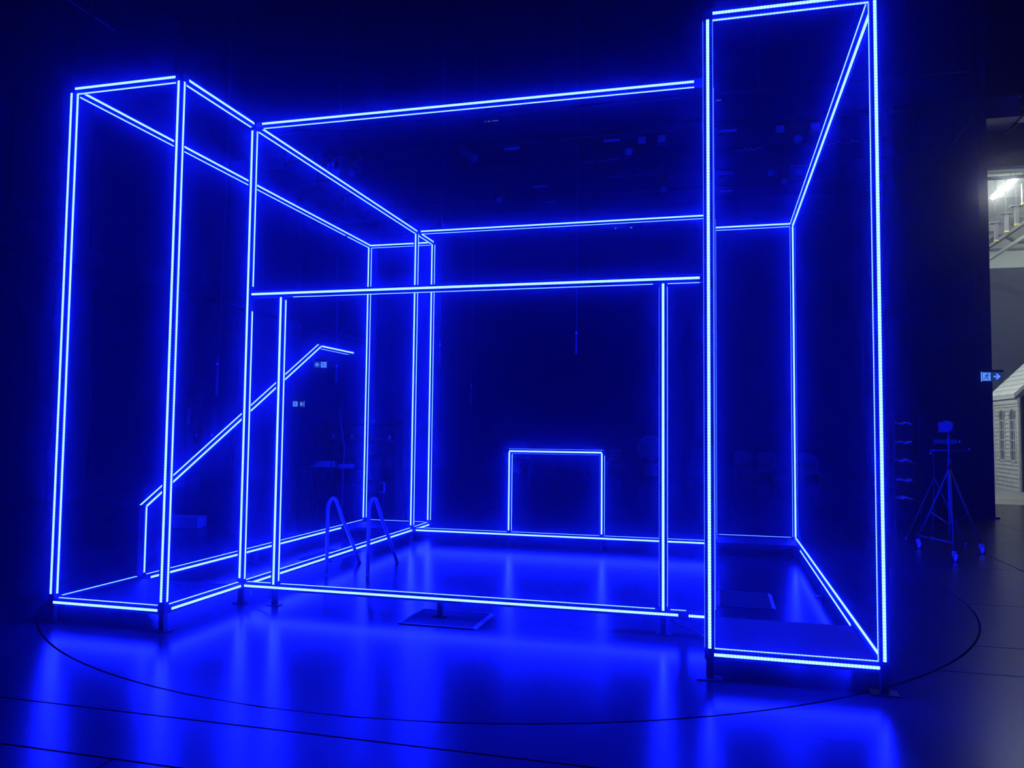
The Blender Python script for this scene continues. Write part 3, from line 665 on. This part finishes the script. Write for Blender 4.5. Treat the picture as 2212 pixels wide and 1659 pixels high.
for x, y, z, lab in ((15.6, 16.6, 8.5, 'added unseen tube lamp under the dock ceiling, nearest the opening'), (15.6, 20.5, 8.5, 'added unseen tube lamp under the dock ceiling, above the house'), (11.5, 16.8, 8.5, 'added unseen tube lamp under the dock ceiling, just behind the right wall end'),
                     (11.5, 21.0, 8.5, 'added unseen tube lamp under the dock ceiling, deeper behind the right wall'), (16.6, 24.4, 8.5, 'added unseen tube lamp under the dock ceiling at its far right corner'), (11.6, 25.2, 8.5, 'added unseen tube lamp under the dock ceiling at its far left corner')):
    dock_lamp(x, y, z, lab)  # out-of-view tube lamps added to brighten the dock and house
M_ADDED_TUBE = mat('added_wall_tube', (1, 1, 1), .4, emit=((.90, 1.0, .96), TUBE_E))  # unseen wall lamps added to light the side of the house
for y, w in ((17.0, 'near'), (20.4, 'far')):
    t = thing('added_wall_lamp', w+' added unseen tube lamp on the dock side of the right wall, lighting the house', 'lamp', (WR+.16, y, 3.4), 0, 'added tube lamps on the dock side wall')
    MB().box((0, -.95, -.05), (.05, .95, .05)).build('fitting', M_GREYMET, t); MB().tube([(.09, -.9, 0), (.09, .9, 0)], .04, 6).build('tube', M_ADDED_TUBE, t)
    for y_ in (-.88, .88): MB().box((.05, y_-.02, -.03), (.13, y_+.02, .03)).build('tube_holder', M_GREYMET, t)
t = thing('steel_rail', 'long grey steel rail running along under the dock ceiling', 'steelwork', (13.75, 20, 7.55))
MB().box((-.1, -5.5, .0), (-.02, 6.5, .10)).build('lower_rail', M_GREYMET, t); MB().box((.5, -5.5, .0), (.58, 6.5, .1)).build('upper_rail', M_DWHITE, t)
M_YTIP = mat('yellow_tip_paint', (.75, .6, .12), .5)
for i, (y, zb, zt) in enumerate(((19.2, 7.95, 9.02), (19.76, 7.5, 9.02), (20.58, 7.5, 9.02), (21.48, 7.44, 9.02))):
    t = thing('steel_hanger', ('nearest', 'second nearest', 'third nearest', 'farthest')[i]+' steel hanger with yellow tip under the dock ceiling', 'steelwork', (13.45, y, zb), 0, 'steel hangers in the dock')
    MB().box((-.045, -.045, .05), (.045, .045, min(zt-zb, .55 if i else .6))).build('post', M_GREYMET, t); MB().box((-.05, -.05, 0), (.05, .05, .05)).build('yellow_tip', M_YTIP, t)
    MB().box((-.16, -.1, min(zt-zb, .55 if i else .6)), (.16, .1, min(zt-zb, .57 if i else .62))).build('top_plate', M_GREYMET, t)
    MB().tube([(0, 0, .55), (0, 0, 9.2-zb)], .01, 5).build('rod', M_GREYMET, t)
t = thing('ceiling_pipe', 'bent grey pipe with elbows crossing below the dock ceiling', 'pipe', (13.5, 24.6, 8.0))
MB().tube([(-3, 0, 0), (.6, 0, .05), (.9, 0, .28), (1.2, 0, .28), (1.5, 0, .08), (4, 0, .1)], .07, 8).build('pipe', M_GREYMET, t)
MB().box((-3, -.3, .42), (.9, .2, .75)).build('cable_tray', M_DWHITE, t)
for x in (-1.5, .3, 2.5): MB().tube([(x, 0, .1), (x, 0, 1.2)], .01, 5).build('hanger', M_GREYMET, t)
t = thing('bulkhead_box', 'pale rectangular duct box under the roof above the dock opening', 'duct', (10.9, 13.0, 8.22))
MB().box((-.45, 0, 0), (.46, .75, .42)).build('box_body', M_FACED, t); MB().box((-.45, -.01, .42), (.5, .77, .46)).build('lip', M_FACED, t)
MB().tube([(.46, .3, .3), (3, .3, .3)], .03, 6).build('side_pipe', M_GREYMET, t); MB().tube([(0, .3, .46), (0, .3, 3.7)], .01, 5).build('hanger', M_BLKMET, t)
t = thing('unlit_lamp', 'unlit slanted tube lamp fitting near the top of the dock opening', 'lamp', (11.35, 12.9, 8.05))
MB().poly([(-.09, 0, 0), (.09, 0, 0), (.06, 0, .08), (-.06, 0, .08)], (0, -1.3, 0)).build('fitting', M_FACED, t); MB().tube([(0, 0, .03), (-.1, .65, .0)], .01, 5).build('conduit', M_GREYMET, t)
MB().tube([(0, -.6, .08), (0, -.6, 3.9)], .008, 5).build('hanger', M_BLKMET, t)
# painted wooden house
Hs = thing('painted_house', 'weathered white clapboard playhouse with arched windows in the dock', 'house', (13.2, 19.14, 0))
L_ = 2.02; zE = 2.58
MB().box((.02, 0.02, 0), (.06, L_, zE)).build('wall_core', M_GREYMET, Hs)  # grey core shows in the board gaps, imitating their shade lines
MB().box((.06, L_-.04, 0), (1.75, L_, zE)).build('rear_wall', M_WHITE, Hs)
MB().box((1.7, .02, 0), (1.75, L_, zE)).build('far_wall', M_WHITE, Hs)
M_VOID = mat('gable_void_black', (.015, .015, .018), .9)  # black sheet stands for the dark void at the gable end
MB().poly([(.06, .03, 0), (1.7, .03, 0), (1.7, .03, zE), (.88, .03, 3.5), (.06, .03, zE)], (0, .03, 0)).build('gable_front', M_VOID, Hs)
nb = 22; bh = zE/nb
wins = [(1.13, 1.58), (.27, .72)]
for k in range(nb):
    z0, z1 = k*bh, (k+1)*bh-.014
    segs = [(0, L_)]
    if .78 < (z0+z1)/2 < 2.26: segs = [(0, .24), (.75, 1.10), (1.61, L_)]
    for a, b in segs:
        jit = random.uniform(-.004, .004)
        MB().poly([(.02, a, z0), (-.022+jit, a, z0), (-.004+jit, a, z1), (.02, a, z1)], (0, b-a, 0)).build('clapboard', M_WHITE, Hs)
M_GLASS = mat('dusty_window_film', (.09, .10, .125), .3, noise=.35, nscale=6)
for a, b in wins:
    mid = (a+b)/2; r_ = (b-a)/2; zs = 2.25-r_; z0 = .82
    out = [(a, z0), (b, z0)]+[(mid+r_*math.cos(math.pi*k/10), zs+r_*math.sin(math.pi*k/10)) for k in range(11)]
    w_ = MB().poly([(.012, y, z) for y, z in out], (.01, 0, 0)).build('window', M_GLASS, Hs)
    fr = MB(); pts = out+[out[0]]
    for (ya, za), (yb, zb) in zip(pts[:-1], pts[1:]):
        d = Vector((0, yb-ya, zb-za))
        if d.length < 1e-4: continue
        d.normalize(); n = Vector((0, -d.z, d.y))*.03; A = Vector((-.035, ya, za))-d*.02; B = Vector((-.035, yb, zb))+d*.02
        fr.poly([A-n, A+n, B+n, B-n], (.05, 0, 0))
    fr.build('window_frame', M_WHITE, w_)
    for k in range(1, 5): MB().box((-.015, a, z0+(zs+.1-z0)*k/4.6), (.012, b, z0+(zs+.1-z0)*k/4.6+.03)).build('glazing_bar', M_WHITE, w_)
    MB().box((-.015, mid-.012, z0), (.012, mid+.012, 2.2)).build('glazing_bar', M_WHITE, w_)
MB().box((-.05, -.02, 0), (.0, .07, zE)).build('corner_board', M_WHITE, Hs); MB().box((-.05, L_-.06, 0), (.0, L_+.02, zE)).build('corner_board', M_WHITE, Hs)
MB().box((-.06, -.04, zE-.16), (.0, L_+.04, zE)).build('eave_board', M_WHITE, Hs)
rp = MB().poly([(-.16, -.1, zE-.02), (.88, -.1, 3.62), (.88, -.1, 3.70), (-.16, -.1, zE+.08)], (0, L_+.2, 0)).build('roof_slope', M_WHITE, Hs)
MB().poly([(1.92, -.1, zE-.02), (.88, -.1, 3.62), (.88, -.1, 3.70), (1.92, -.1, zE+.08)], (0, L_+.2, 0)).build('roof_slope', M_WHITE, Hs)
for k in range(7):
    f0, f1 = k/7, (k+1)/7-.012; x0, x1 = -.16+1.04*f0, -.16+1.04*f1; za, zb = zE+.08+1.04*f0, zE+.08+1.04*f1
    za, zb = zE+.08+(3.70-zE-.08)*f0, zE+.08+(3.70-zE-.08)*f1
    MB().poly([(x0, -.1, za), (x1, -.1, zb), (x1-.008, -.1, zb+.012), (x0-.012, -.1, za+.02)], (0, L_+.2, 0)).build('roof_board', M_WHITE, rp)
